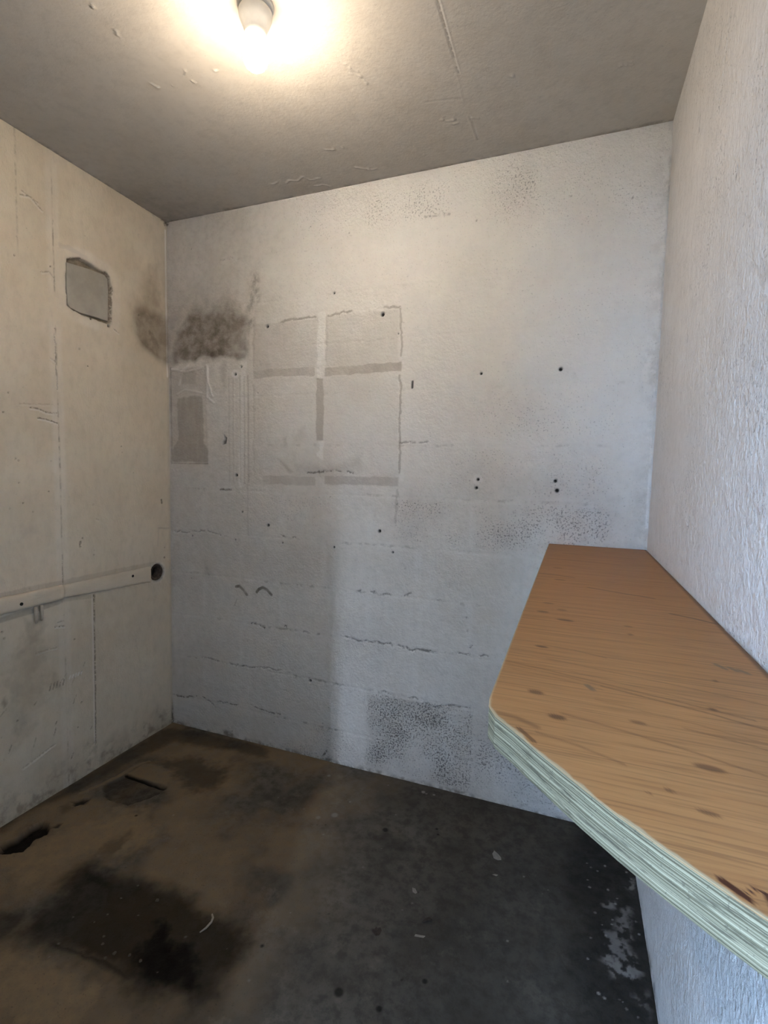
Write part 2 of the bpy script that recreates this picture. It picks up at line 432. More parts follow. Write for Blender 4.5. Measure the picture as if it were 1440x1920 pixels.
for k in ('soot_shade', 'grime', 'grey', 'pale', 'pit', 'rough', 'crack', 'hole'): g.mask(k)
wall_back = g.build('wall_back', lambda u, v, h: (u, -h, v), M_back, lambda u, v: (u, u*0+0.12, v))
tag(wall_back, 'back wall of white painted blockwork, pitted, with sooty and ghost marks', kind='structure')

# ================================================================== LEFT WALL  (u = y, v = z)
REC = [(-.497,2.043),(-.445,2.066),(-.401,2.067),(-.365,2.057),(-.329,2.056),(-.313,2.042),(-.300,1.997),(-.306,1.966),(-.310,1.863),
       (-.325,1.852),(-.407,1.857),(-.443,1.858),(-.483,1.864),(-.502,1.873),(-.505,1.957),(-.502,2.015)]
PIPE = (-.086, .776)
g = Grid(axis_pts([(YF, -.86, .02), (-.86, .03, .003)]), axis_pts([(-.03, H+.03, .003)]))
U, V = g.U, g.V
g.h += .003*fbm(U, V, 2.5, 3, 13) + .0007*fbm(U, V, 12, 3, 19)
g.add('rough', .25+.4*fbm(U, V, 5, 3, 12))
# board joints
jx = -.550+.003*fbm(U*0, V, 5, 3, 2)
d = np.abs(U-jx); br = .5+fbm(U*0, V, 11, 3, 6)
g.h += .0012*(1-sstep(.004, .014, d)) - .0016*(1-sstep(.001, .004, d))*br
g.add('grime', (1-sstep(.001, .005, d))*sstep(.40, .7, br), .6); g.add('pale', (1-sstep(.004, .02, np.abs(d-.012)))*br, .25)
g.stroke('crack', [(-.551,.90),(-.551,.815)], .003, .7, 0, .002)
g.stroke('crack', [(-.419,.742),(-.422,.40),(-.427,.11)], .0042, .75, .002, .004)
g.stroke('pale', [(-.428,.74),(-.432,.12)], .006, .3, .002, -.0015)
d = np.abs(U+.675+.004*fbm(U*0, V, 6, 3, 4)); g.add('grime', (1-sstep(.001, .005, d))*sstep(1.95, 2.1, V), .4)
# opening behind the grey patch board
dR = g.dist(REC, True, .06, .006)
inn = 1-sstep(-.004, .001, dR)
g.h -= .022*inn
g.add('soot_shade', inn, .95)  # recess coloured dark brown
g.add('crack', (1-sstep(.001, .004, np.abs(dR)))*sstep(.45, .6, .5+fbm(U, V, 40, 2, 5)), .7)
g.add('grey', (1-sstep(.0, .016, dR))*(1-inn), .30)
g.add('pale', (1-sstep(.01, .03, np.abs(dR-.02)))*(.5+fbm(U, V, 12, 3, 15)), .30)
g.dot('hole', (-.402,1.852), .006, 1, .01); g.dot('hole', (-.322,1.846), .007, .9, .01)
g.stroke('grey', [(-.52,2.08),(-.48,2.085),(-.42,2.075)], .012, .3, .02)
# hole for a pipe near the corner
dp = np.hypot(U-PIPE[0], V-PIPE[1])
ip = 1-sstep(.036, .041, dp+.008*g.wu)
g.h -= .055*ip; g.add('hole', ip, .97)
g.add('grime', (1-sstep(.040, .052, dp))*(1-ip), .5); g.add('pale', (1-sstep(.044, .058, dp))*(1-ip), .3)
# soot
so = sstep(-.235, -.12, U+.05*g.wu+.10*(V-1.80))*sstep(1.755, 1.84, V+.25*(U+.1)+.04*g.wv)*(1-sstep(1.86, 2.05, V))
g.add('soot_shade', np.clip(so*1.8, 0, 1)*(.85+.5*fbm(U, V, 8, 4, 31)), .86)
g.patch('soot_shade', [(-.115,1.93),(-.075,1.90),(-.045,1.86),(-.04,1.81),(-.075,1.815),(-.12,1.84)], .03, .85, .05)
g.patch('soot_shade', [(-.14,2.06),(-.10,2.16),(-.05,2.20),(-.03,1.98),(-.13,1.95)], .04, .42, .05)
g.add('soot_shade', sstep(-.06, -.005, U)*sstep(1.75, 1.85, V)*(1-sstep(2.1, 2.3, V)), .3)
g.stroke('pale', [(-.012,2.36),(-.010,1.70)], .007, .6, .003, -.003)
# dirt and scuffs low down, with a painted warm tint and batten shade
low = (1-sstep(.30, 1.3, V))
g.add('soot_shade', low*(.5+fbm(U, V, 3.2, 4, 51)), .30)  # brown tint painted in for the warmer, dimmer light low on this wall
g.stroke('soot_shade', [(-.80,.818),(-.10,.820)], .016, .30, .008); g.stroke('soot_shade', [(-.80,.734),(-.56,.748)], .014, .5, .008)  # soft shade above and below the battens, painted into the wall colour
g.stroke('soot_shade', [(-.55,.752),(-.42,.738)], .012, .35, .008)  # painted shade continued under the thin batten
g.add('soot_shade', (1-sstep(.0, .16, V+.2*g.wu)), .40); g.add('grime', (1-sstep(.01, .16, V+.16*g.wv))*sstep(.4, .62, .5+fbm(U, V, 30, 4, 23)), .55)
g.patch('soot_shade', [(-.64,.70),(-.62,.66),(-.60,.45),(-.64,.30),(-.76,.25),(-.79,.50),(-.70,.66)], .05, .34, .10)
g.patch('soot_shade', [(-.70,.72),(-.62,.71),(-.63,.62),(-.68,.60)], .025, .42, .04)
g.patch('soot_shade', [(-.605,.50),(-.575,.46),(-.575,.40),(-.61,.42)], .018, .40, .04)
g.patch('soot_shade', [(-.50,.40),(-.42,.55),(-.40,.42),(-.41,.30)], .03, .14, .06)
g.patch('soot_shade', [(-.79,.44),(-.775,.46),(-.77,.43),(-.78,.42)], .01, .7, .02)
for k in range(14):
    y = rnd.uniform(-.80, -.42); z = rnd.uniform(.08, .47); a = rnd.uniform(.5, 1.2); L = rnd.uniform(.01, .04)
    g.stroke('crack', [(y, z), (y+L*math.cos(a)*.6, z+L*math.sin(a))], .0035, rnd.uniform(.25, .7), .004)
for k in range(5):
    y = -.615+.013*k; g.stroke('crack', [(y,.418),(y+.006,.44)], .004, .55)
for k in range(5):
    y = -.535+.012*k; g.stroke('pale', [(y,.434),(y+.004,.442)], .004, .6)
for c, a in (([(-.653,1.473),(-.621,1.471),(-.589,1.462),(-.555,1.463)], .6), ([(-.625,1.438),(-.596,1.438),(-.556,1.426)], .75), ([(-.689,1.481),(-.568,1.494)], .2),
             ([(-.663,.578),(-.582,.575)], .3), ([(-.587,.657),(-.551,.650)], .7), ([(-.576,.671),(-.554,.672)], .4), ([(-.66,2.19),(-.63,2.20),(-.585,2.175)], .5),
             ([(-.655,2.205),(-.60,2.195)], .4), ([(-.60,1.96),(-.57,1.97),(-.555,1.955)], .4), ([(-.57,1.66),(-.555,1.65),(-.55,1.67)], .5), ([(-.555,1.75),(-.55,1.55)], .45),
             ([(-.30,1.84),(-.275,1.83)], .5), ([(-.40,1.055),(-.39,1.05)], .3), ([(-.72,.17),(-.60,.20)], .4)):
    g.stroke('crack', c, .003, a, .006, .002)
    g.stroke('pale', [(p[0], p[1]-.006) for p in c], .004, a*.5, .006, -.002)
for y, z in ((-.701,1.205),(-.595,1.171),(-.689,1.133),(-.734,1.116),(-.413,1.114),(-.656,1.099),(-.472,.959),(-.463,.983),(-.414,.908),
             (-.039,.888),(-.767,.667),(-.774,.691),(-.509,.584),(-.486,.316),(-.734,.354),(-.504,.220),(-.563,1.991),(-.456,1.722),
             (-.421,1.663),(-.552,1.773),(-.169,1.934),(-.724,1.513),(-.743,1.445),(-.275,1.413),(-.272,1.357),(-.710,1.289),(-.699,1.283),(-.688,1.98),(-.678,2.046)):
    g.dot('crack', (y, z), rnd.uniform(.003, .005), rnd.uniform(.45, .9), .003)
g.dot('hole', (-.040,.839), .005, 1, .01); g.stroke('hole', [(-.053,1.118),(-.051,1.102)], .005, .9, 0, .006)
g.stroke('crack', [(-.472,.968),(-.474,.950)], .006, .75, 0, .003)
g.patch('grey', [(-.70,1.06),(-.66,1.05),(-.64,1.02),(-.70,1.01)], .015, .3, .03)
g.stroke('grey', [(-.075,.985),(-.01,.978)], .006, .5, .004); g.stroke('grey', [(-.075,.985),(-.08,.90)], .004, .3, .004)
for k in range(60):
    g.dot('crack', (rnd.uniform(-.85, -.03), rnd.uniform(.05, 2.3)), rnd.uniform(.0015, .003), rnd.uniform(.2, .5), .001)
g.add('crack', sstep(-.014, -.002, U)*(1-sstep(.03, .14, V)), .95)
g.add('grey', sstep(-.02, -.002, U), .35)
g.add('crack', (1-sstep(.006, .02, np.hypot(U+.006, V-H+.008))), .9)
g.add('grime', sstep(H-.012, H-.002, V+.01*g.wu)*sstep(-.2, 0, U), .8)
for k in ('soot_shade', 'grime', 'grey', 'pale', 'pit', 'rough', 'crack', 'hole'): g.mask(k)
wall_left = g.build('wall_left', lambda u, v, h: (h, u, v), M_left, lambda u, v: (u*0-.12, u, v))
tag(wall_left, 'left wall of painted boards with a sooty corner', kind='structure')

# ================================================================== RIGHT WALL
g = Grid(axis_pts([(YF, -1.35, .02), (-1.35, .03, .004)]), axis_pts([(-.03, .3, .01), (.3, H+.03, .004)]))
U, V = g.U, g.V
g.h += .005*fbm(U, V, 2.5, 3, 113) + .0013*fbm(U, V, 28, 4, 119, .85)
g.add('rough', .75+.4*fbm(U, V, 4, 3, 112))
g.add('pit', sstep(.45, .7, .5+fbm(U, V, 5, 4, 114)), .32)
g.add('soot_shade', sstep(-.16, -.01, U+.06*g.wu)*(.5+fbm(U, V, 4, 3, 9)), .22)
g.add('pale', sstep(-.012, -.002, U)*(.5+fbm(U*0, V, 9, 3, 29)), .7)
for c, a in (([(-.61,2.19),(-.59,2.165)], .7), ([(-.70,2.22),(-.66,2.10),(-.64,2.02)], .25), ([(-.436,2.14),(-.440,2.10)], .5), ([(-.802,1.815),(-.800,1.80)], .8),
             ([(-.45,1.66),(-.46,1.60)], .4), ([(-.28,1.60),(-.285,1.52)], .3), ([(-.05,1.66),(-.04,1.60)], .4), ([(-.62,1.18),(-.61,1.16)], .4), ([(-1.09,.78),(-1.10,.60)], .35), ([(-.90,1.40),(-.905,1.36)], .4)):
    g.stroke('grime', c, .006, a, .01, .002); g.stroke('crack', c, .003, a*.6, .01)
for k in range(60):
    g.dot('crack', (rnd.uniform(-1.25, -.03), rnd.uniform(.5, 2.35)), rnd.uniform(.002, .004), rnd.uniform(.2, .55), .002)
g.add('grime', (1-sstep(.0, .05, V+.06*g.wu)), .8)
for k in ('soot_shade', 'grime', 'grey', 'pale', 'pit', 'rough', 'crack', 'hole'): g.mask(k)
wall_right = g.build('wall_right', lambda u, v, h: (W-h, u, v), M_right, lambda u, v: (u*0+W+.12, u, v))
tag(wall_right, 'right wall of rough white render beside the wooden counter', kind='structure')

# ================================================================== CEILING (u = x, v = y)
g = Grid(axis_pts([(-.03, W+.03, .004)]), axis_pts([(YF, -1.0, .02), (-1.0, .03, .004)]))
U, V = g.U, g.V
g.h += .003*fbm(U, V, 2, 3, 213) + .0005*fbm(U, V, 20, 3, 219)
g.add('rough', .3+.3*fbm(U, V, 4, 3, 212))
g.stroke('crack', [(1.459,-.70),(1.459,-.64),(1.458,-.41)], .0022, .55, .003, .0015)
g.stroke('pale', [(1.464,-.70),(1.463,-.42)], .003, .3, .003, -.001)
g.stroke('grey', [(1.456,-.41),(1.452,-.30)], .003, .2, .004, -.0005)
g.stroke('grey', [(1.452,-.235),(1.457,-.115)], .004, .35, .004, -.001); g.stroke('pale', [(1.459,-.235),(1.464,-.115)], .002, .3, .003)
g.stroke('grey', [(1.34,-.33),(1.45,-.315)], .004, .2, .01, .0006)
for x, y, r in ((1.372,-.245,.010),(1.413,-.234,.012),(1.453,-.222,.011),(1.204,-.532,.011),(1.200,-.494,.012),(1.215,-.515,.008),(1.21,-.46,.007),(.659,-.902,.011),(.652,-.850,.010),
                (.606,-.663,.010),(.668,-.648,.009),(1.580,-.361,.010),(1.097,-.588,.007),(.953,-.229,.009),(.97,-.235,.007),(1.004,-.227,.008),(1.045,-.084,.013),(.73,-.62,.008),(1.91,-.27,.01),(1.27,-.10,.008),(.72,-.645,.006),(.80,-.63,.006)):
    d = g.dist([(x, y)], False, .04, .09)
    v = 1-sstep(r*.2, r, d)
    g.h += .0028*v; g.add('pale', v, .15); g.add('grey', (1-sstep(r*.8, r*1.5, d))*(1-v), .15)
for c in ([(.644,-.111),(.67,-.115)], [(.70,-.098),(.724,-.114),(.75,-.10),(.792,-.117),(.81,-.09),(.85,-.085)], [(.80,-.045),(.84,-.04),(.857,-.019)], [(.94,-.235),(.975,-.222)], [(1.0,-.10),(1.06,-.07)]):
    g.stroke('pale', c, .004, .35, .02, -.0018); g.stroke('grey', [(p[0], p[1]+.006) for p in c], .003, .3, .02)
g.patch('grey', [(.66,-.09),(.85,-.07),(.86,-.01),(.66,-.02)], .02, .25, .03)
g.add('soot_shade', (1-sstep(.04, .5, np.hypot(U, V*1.0)+.1*g.wu)), .40)  # ceiling coloured browner towards the back left corner
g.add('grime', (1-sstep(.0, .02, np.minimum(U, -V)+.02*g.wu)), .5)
for k in ('soot_shade', 'grime', 'grey', 'pale', 'pit', 'rough', 'crack', 'hole'): g.mask(k)
ceiling = g.build('ceiling', lambda u, v, h: (u, v, H-h), M_ceil, lambda u, v: (u, v, u*0+H+.10))
tag(ceiling, 'beige painted ceiling with a joint line and blistered paint', kind='structure')

# ================================================================== FLOOR (u = x, v = y)
OIL = [(.425,-.803),(.484,-.811),(.534,-.814),(.635,-.796),(.729,-.787),(.829,-.782),(.918,-.800),(1.002,-.810),(1.063,-.844),(1.068,-.897),(1.049,-.945),
       (1.066,-.986),(1.039,-1.019),(.969,-1.034),(.905,-1.027),(.820,-1.032),(.727,-1.034),(.638,-1.027),(.565,-1.040),(.487,-1.060),(.452,-1.057),(.444,-.992),(.463,-.951),(.461,-.911),(.413,-.887),(.413,-.832)]
OIL2 = [(.704,-.886),(.791,-.851),(.889,-.865),(.965,-.885),(1.0,-.937),(1.049,-.979),(1.016,-1.024),(.943,-1.035),(.812,-1.025),(.753,-1.023),(.773,-.961)]
OIL3 = [(.546,-1.036),(.596,-1.021),(.661,-1.020),(.753,-1.013),(.830,-1.010),(.861,-1.030),(.770,-1.037),(.674,-1.034),(.597,-1.038)]
PIT = [(.148,-.413),(.362,-.416),(.361,-.448),(.339,-.499),(.307,-.547),(.254,-.558),(.186,-.545),(.144,-.513),(.127,-.482),(.142,-.443)]
SLOT = [(.118,-.879),(.086,-.847),(.096,-.806),(.088,-.750),(.107,-.724),(.142,-.728),(.174,-.755),(.162,-.788),(.173,-.838),(.151,-.865)]
g = Grid(axis_pts([(-.03, W+.03, .003)]), axis_pts([(YF, -1.26, .02), (-1.26, .03, .003)]))
U, V = g.U, g.V
g.h += .004*fbm(U, V, 3, 3, 313) + .0015*fbm(U, V, 18, 4, 319)
mot = .5+fbm(U, V, 6, 5, 321)
mot2 = .5+fbm(U, V, 16, 4, 331)
left = 1-sstep(.85, 1.35, U+.3*g.wu)
g.add('tan', left*sstep(.25, .6, mot)*(.6+.5*mot2), .8)
g.patch('tan', [(.10,-.92),(.20,-.70),(.30,-.60),(.42,-.52),(.55,-.62),(.50,-.78),(.40,-.80),(.36,-.98)], .05, .95, .10)
g.patch('tan', [(.20,-.25),(.30,-.20),(.40,-.22),(.38,-.26),(.24,-.31),(.14,-.36)], .02, .75, .08)
g.patch('tan', [(.15,-.42),(.16,-.33),(.24,-.31),(.32,-.335),(.36,-.41)], .01, .7, .02, -.004)
g.patch('tan', [(.45,-1.20),(.46,-1.08),(.55,-1.06),(.72,-1.06),(.80,-1.06),(.86,-1.20)], .03, .9, .06)
g.patch('dark', [(.175,-.324),(.205,-.251),(.306,-.192),(.419,-.207),(.500,-.187),(.572,-.360),(.486,-.395),(.384,-.375),(.315,-.322)], .035, .65, .10)
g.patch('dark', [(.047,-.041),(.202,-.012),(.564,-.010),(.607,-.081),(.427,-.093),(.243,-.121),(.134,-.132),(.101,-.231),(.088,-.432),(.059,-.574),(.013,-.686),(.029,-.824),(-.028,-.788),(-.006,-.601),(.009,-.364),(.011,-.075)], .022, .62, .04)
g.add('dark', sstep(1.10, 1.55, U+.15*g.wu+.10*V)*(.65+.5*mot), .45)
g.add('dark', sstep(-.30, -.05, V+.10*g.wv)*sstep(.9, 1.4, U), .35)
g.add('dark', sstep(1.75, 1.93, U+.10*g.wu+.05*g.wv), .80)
g.patch('oil', OIL, .035, .85, .05, .0015, np.clip(.93+.5*(mot-.45), 0, 1))
g.patch('oil', OIL2, .06, 1.0, .08)
g.patch('oil', [(.76,-.93),(.86,-.92),(.95,-.95),(1.0,-1.0),(.93,-1.02),(.83,-1.01)], .03, 1.0, .05)
g.patch('oil', OIL3, .012, .85, .02)
g.patch('oil', [(.43,-.83),(.50,-.815),(.56,-.83),(.62,-.86),(.55,-.87),(.46,-.87)], .02, .8, .04)
g.patch('oil', [(.406,-.760),(.415,-.712),(.436,-.656),(.526,-.693),(.492,-.750),(.451,-.784)], .03, .45, .08, 0, sstep(.42, .6, mot2))
g.patch('oil', [(.352,-1.023),(.416,-1.004),(.436,-1.027),(.448,-1.064),(.447,-1.12),(.34,-1.12)], .015, .6, .03, 0, .4+mot2)
g.patch('oil', PIT, .006, .55, .02, .010, .55+.8*(mot2-.2))  # pit, step edge, slot and dents below are sunk and coloured black
g.h += .006*g.patch(None, PIT, .01)*fbm(U, V, 30, 3, 71)
g.stroke('oil', [(.148,-.413),(.25,-.415),(.362,-.418)], .006, 1.0, .003, .006)
g.stroke('tan', [(.09,-.56),(.125,-.46),(.135,-.38),(.16,-.31)], .012, .7, .02, -.003)
g.patch('oil', SLOT, .008, 1.0, .03, .022)
g.patch('oil', [(.105,-.615),(.135,-.625),(.155,-.60),(.150,-.57),(.125,-.575)], .010, .95, .03, .010)
g.patch('oil', [(.160,-.735),(.180,-.725),(.178,-.71),(.160,-.715)], .006, .8, .02, .005)
g.patch('oil', [(.09,-.66),(.13,-.68),(.14,-.64),(.10,-.63)], .012, .4, .03)
# splashes of old wall paint by the right wall
for c, a in (([(1.957,-.337),(1.987,-.309),(2.002,-.342),(1.973,-.361)], .9), ([(2.028,-.225),(2.056,-.206),(2.050,-.252),(2.028,-.259)], .7),
             ([(2.031,-.322),(2.049,-.338),(2.028,-.382),(2.025,-.445),(1.999,-.449),(1.997,-.409),(2.016,-.366)], .75),
             ([(1.958,-.439),(1.995,-.430),(2.018,-.461),(2.030,-.493),(2.037,-.521),(2.010,-.549),(1.971,-.565),(1.948,-.520)], .9),
             ([(2.014,-.564),(2.051,-.566),(2.041,-.647),(2.016,-.632),(2.005,-.606)], .5)):
    g.patch('splash', c, .012, a, .05, 0, sstep(.44, .60, .5+fbm(U, V, 60, 4, 611))*(.55+.6*fbm(U, V, 20, 3, 612)))
for k in range(30):
    g.dot('splash', (rnd.uniform(1.9, 2.05), rnd.uniform(-.66, -.18)), rnd.uniform(.002, .005), rnd.uniform(.3, .8))
for x, y, r, a in ((1.071,-.21,.004,.6),(1.316,-.045,.009,.7),(1.36,-.045,.006,.6),(.919,-.092,.008,.4),(1.33,-.05,.005,.5),(1.05,-.30,.014,.4),(1.0,-.335,.010,.3),(1.425,-.512,.006,.6)):
    g.dot('splash', (x, y), r, a)
for x, y, r in ((1.100,-.833,.006),(1.419,-.225,.006),(1.43,-.25,.006),(1.447,-.863,.009),(1.342,-.864,.014),(.383,-.579,.006),(1.25,-.30,.012),(1.53,-.76,.008)):
    g.dot('oil', (x, y), r, .85)
g.patch('dark', [(1.18,-.36),(1.25,-.30),(1.36,-.31),(1.40,-.36),(1.30,-.39)], .03, .5, .06)
for k in range(90):
    g.dot(rnd.choice(('oil', 'splash', 'oil')), (rnd.uniform(.5, 2.0), rnd.uniform(-1.1, -.05)), rnd.uniform(.002, .0045), rnd.uniform(.2, .5))
for k in ('tan', 'dark', 'oil', 'splash'): g.mask(k)

t = NT('worn_concrete_floor')
n1 = t.noise(4, 6, .62); n2 = t.noise(28, 5, .65); n3 = t.noise(160, 3, .6)
c = t.mix(t.ramp(n1, .32, .68), (.062, .055, .045), (.100, .090, .075))
c = t.mix(t.ramp(n2, .40, .66, 0, .7), c, (.046, .040, .032))
c = t.mix(t.ramp(t.noise(11, 6, .7), .55, .70, 0, .45), c, (.15, .135, .11))
c = t.mix(t.math('MULTIPLY', t.attr('tan'), t.ramp(n2, .25, .7, .55, 1)), c, (.215, .155, .090))
c = t.mix(t.ramp(n3, .60, .72, 0, .45), c, (.040, .035, .030))
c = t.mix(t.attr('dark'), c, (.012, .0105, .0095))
c = t.mix(t.attr('oil'), c, (.0045, .0034, .0026))
c = t.mix(t.attr('splash'), c, (.27, .25, .235))
hh = t.math('ADD', n2, t.math('MULTIPLY', n3, .6))
M_floor = t.done(c, t.ramp(n2, .3, .7, .55, .8), t.bump(hh, .55, .003), .10)
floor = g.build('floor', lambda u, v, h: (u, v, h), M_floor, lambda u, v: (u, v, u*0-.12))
tag(floor, 'dark stained bare concrete floor', kind='structure')

# ================================================================== FRONT WALL with its open doorway (behind the photographer)
DX0, DX1, DH = 1.341, 1.985, 1.98
M_front = wall_mat('painted_blockwork_front', (.64, .61, .57), (.57, .54, .50))
bm = bmesh.new()
add_box(bm, (-.12, YF-.15, 0), (DX0, YF, H)); add_box(bm, (DX1, YF-.15, 0), (W+.12, YF, H)); add_box(bm, (DX0, YF-.15, DH), (DX1, YF, H))
tag(mesh_obj('wall_front', bm, M_front, smooth=False), 'front wall of the store with its open doorway', kind='structure')
bm = bmesh.new(); add_box(bm, (-6, -14, -.16), (9, YF-.0, -.02))
t = NT('outdoor_paving'); n = t.noise(3, 5, .6)
tag(mesh_obj('floor_outside', bm, t.done(t.mix(n, (.17, .15, .12), (.24, .215, .175)), .9), smooth=False), 'paved ground outside the doorway', kind='structure')

# unseen dark walls added on the right and opposite to block sky light
bm = bmesh.new(); add_box(bm, (2.14, -5.72, -.1), (2.6, YF-.15, 5.0)); add_box(bm, (.95, -7.1, -.1), (3.2, -6.6, 6.0))
tag(mesh_obj('wall_sky_blocker', bm, simple_mat('dark_sky_blocker', (.022, .019, .016), .9), smooth=False), 'unseen dark walls added outside the doorway to block sky light', kind='structure')

# ================================================================== COUNTER
t = NT('oak_laminate')
warp = t.noise(3, 3, .5)
gm = t.mapping((1.6, 22, 1), (0, 0, math.radians(-11)))
g1 = t.noise(3.2, 6, .62, gm, .6)
gm2 = t.mapping((3.0, 95, 1), (0, 0, math.radians(-11)))
g2 = t.noise(2.6, 5, .6, gm2, .4)
c = t.mix(t.ramp(g1, .25, .75), (.285, .136, .050), (.335, .168, .064))
c = t.mix(t.ramp(g2, .46, .66, 0, .55), c, (.15, .075, .030))
c = t.mix(t.ramp(t.noise(2.2, 4, .6, gm), .58, .74, 0, .4), c, (.17, .088, .036))
c = t.mix(t.attr('grain'), c, (.085, .040, .016))
c = t.mix(t.attr('knot_gap'), c, (.075, .033, .013))
c = t.mix(t.attr('scuff'), c, (.13, .085, .05))
c = t.mix(t.attr('rust'), c, (.035, .008, .004))
c = t.mix(t.attr('chip'), c, (.36, .29, .18))
M_oak = t.done(c, .48, t.bump(g2, .12, .0006), .14)

# edge of the board where plies and glue lines show
t = NT('bare_plywood_edge')
sep = t.n.new('ShaderNodeSeparateXYZ'); t.l(t.co, sep.inputs[0])
wob = t.noise(18, 3, .5)
zz = t.math('ADD', sep.outputs[2], t.math('MULTIPLY', wob, .0016))
comb = t.n.new('ShaderNodeCombineXYZ'); t.l(t.math('MULTIPLY', zz, 1.0), comb.inputs[2])
ly = t.noise(470, 2, .7, comb.outputs[0])
st = t.noise(30, 5, .65, t.mapping((1, 1, 9)))
c = t.mix(t.ramp(ly, .40, .62), (.10, .088, .052), (.35, .31, .205))
c = t.mix(t.ramp(st, .50, .66, 0, .75), c, (.060, .052, .034))
c = t.mix(t.ramp(t.noise(420, 3, .6), .62, .70, 0, .55), c, (.07, .06, .045))
M_ply = t.done(c, .8, t.bump(t.math('ADD', ly, st), .45, .0015), .2)

CUT = [(1.746,-1.355),(1.748,-1.374),(1.757,-1.392),(1.776,-1.412),(1.797,-1.437),(1.82,-1.463),(1.84,-1.485),(1.861,-1.507),(1.884,-1.529),(1.90,-1.543),(1.914,-1.555),(1.93,-1.568),(1.96,-1.588),(2.0,-1.613),(2.058,-1.645)]
CX = np.array([p[0] for p in CUT]); CY = np.array([p[1] for p in CUT])
YB = -.006; XR = 2.058
counter = empty('wooden_counter', (1.90, -.75, ZC-COUNTER_T))
tag(counter, 'wood grain counter top fixed along the right wall, one corner cut away', 'counter')
bx, by, bz = counter.location
# core: closed prism
bm = bmesh.new()
outline = [(1.746, YB)] + CUT + [(XR, YB)]
# subdivide long runs so the edge is slightly ragged
pts = []
for (ax, ay), (cx, cy) in zip(outline, outline[1:]+outline[:1]):
    n = max(1, int(math.hypot(cx-ax, cy-ay)/.012))
    for i in range(n):
        f = i/n; pts.append((ax+(cx-ax)*f, ay+(cy-ay)*f))
lev = [0, .003, .010, .018, .026, COUNTER_T-.0012]
rings = []
for li, z in enumerate(lev):
    rings.append([bm.verts.new((x-bx + (rnd.uniform(-.0004, .0004) if x < 2.05 and y < -.02 else 0)-(-.0010 if li == 0 and x < 2.05 else 0), y-by, z)) for x, y in pts])
for a, b in zip(rings, rings[1:]):
    for i in range(len(pts)):
        bm.faces.new((a[i], a[(i+1) % len(pts)], b[(i+1) % len(pts)], b[i]))
bm.faces.new(rings[0][::-1]); bm.faces.new(rings[-1])
core = mesh_obj('plywood_core', bm, M_ply, counter, smooth=False)
tag(core, 'pale layered raw edge of the counter board')
# laminate: thin sheet whose wear is sampled on a grid
nxg, nyg = 126, 640
xs = np.linspace(1.7455, XR, nxg)
ye = np.interp(xs, CX, CY)
tt = np.linspace(0, 1, nyg)
tt = 1-(1-tt)**1.5                    # denser towards the near end
Xg = np.repeat(xs[:, None], nyg, 1); Yg = YB+(ye[:, None]-YB)*tt[None, :]
class LG(Grid):
    def __init__(s, X, Y):
        s.U = X; s.V = Y; s.h = np.zeros_like(X); s.m = {}
        s.wu = fbm(X, Y, 9, 4, 5); s.wv = fbm(X, Y, 9, 4, 55); s.xu = s.wu; s.xv = s.wv
    def window(s, pts, mar): return slice(None), slice(None)
lg = LG(Xg, Yg)
def ell(k, x, y, rx, ry, amt, rot=.10):
    dx = Xg-x; dy = Yg-y
    a = dx*math.cos(rot)-dy*math.sin(rot); b = dx*math.sin(rot)+dy*math.cos(rot)
    q = np.hypot(a/rx, b/ry)+.25*lg.wu
    lg.add(k, 1-sstep(.55, 1.1, q), amt)
for x, y, rx, ry, a in ((1.815,-1.370,.0105,.0065,.85),(1.791,-1.318,.011,.0065,.75),(1.788,-1.159,.011,.005,.9),(1.817,-1.006,.016,.007,.8),(1.779,-.967,.012,.006,.7),(1.785,-.90,.012,.007,.5),
                        (1.81,-.94,.010,.007,.5),(1.913,-1.0,.008,.006,.5),(1.912,-1.045,.005,.006,.6),(1.937,-1.413,.014,.006,.75),(1.890,-1.35,.009,.004,.6),(1.922,-1.479,.009,.0035,.7),
                        (1.967,-1.287,.005,.004,.8),(1.989,-1.199,.004,.004,.6),(1.80,-.66,.016,.010,.5),(1.79,-.50,.014,.010,.4),(1.90,-1.46,.004,.003,.6),(1.885,-1.47,.003,.002,.5)):
    ell('knot_gap', x, y, rx, ry, a)
def wline(k, p, q, w, a): lg.stroke(k, [p, ((p[0]+q[0])/2, (p[1]+q[1])/2+.003), q], w, a, .010, 0, .2)
for p, q, w, a in (((1.75,-1.235),(2.0,-1.30),.0028,.55),((1.75,-1.245),(1.90,-1.28),.002,.5),((1.80,-1.205),(2.05,-1.26),.0022,.5),((1.86,-1.27),(2.04,-1.33),.0026,.65),((1.76,-1.26),(1.86,-1.28),.002,.4),
                   ((1.86,-.72),(1.98,-.77),.0045,.75),((1.99,-.88),(2.055,-.92),.005,.8),((1.75,-.60),(1.83,-.62),.006,.6),((1.82,-1.36),(2.02,-1.42),.0025,.5),((1.75,-1.20),(1.95,-1.235),.002,.4),
                   ((1.79,-1.15),(1.87,-1.17),.002,.6),((1.80,-1.41),(1.87,-1.435),.003,.4),((1.93,-1.345),(2.04,-1.375),.002,.5),((1.76,-.35),(1.95,-.37),.008,.35),((1.80,-.22),(2.0,-.24),.01,.3),((1.90,-1.08),(2.05,-1.12),.002,.25),
                   ((1.77,-1.225),(1.98,-1.28),.0018,.4),((1.85,-1.31),(2.04,-1.36),.0018,.4),((1.76,-1.385),(1.80,-1.40),.006,.45)):
    wline('grain', p, q, w, a)
for p in ([(2.004,-1.135),(2.012,-1.150)], [(2.018,-1.142),(2.024,-1.152)], [(2.027,-1.146),(2.034,-1.156)], [(1.845,-1.275),(1.85,-1.285)]):
    lg.stroke('scuff', p, .0045, .8, .004)
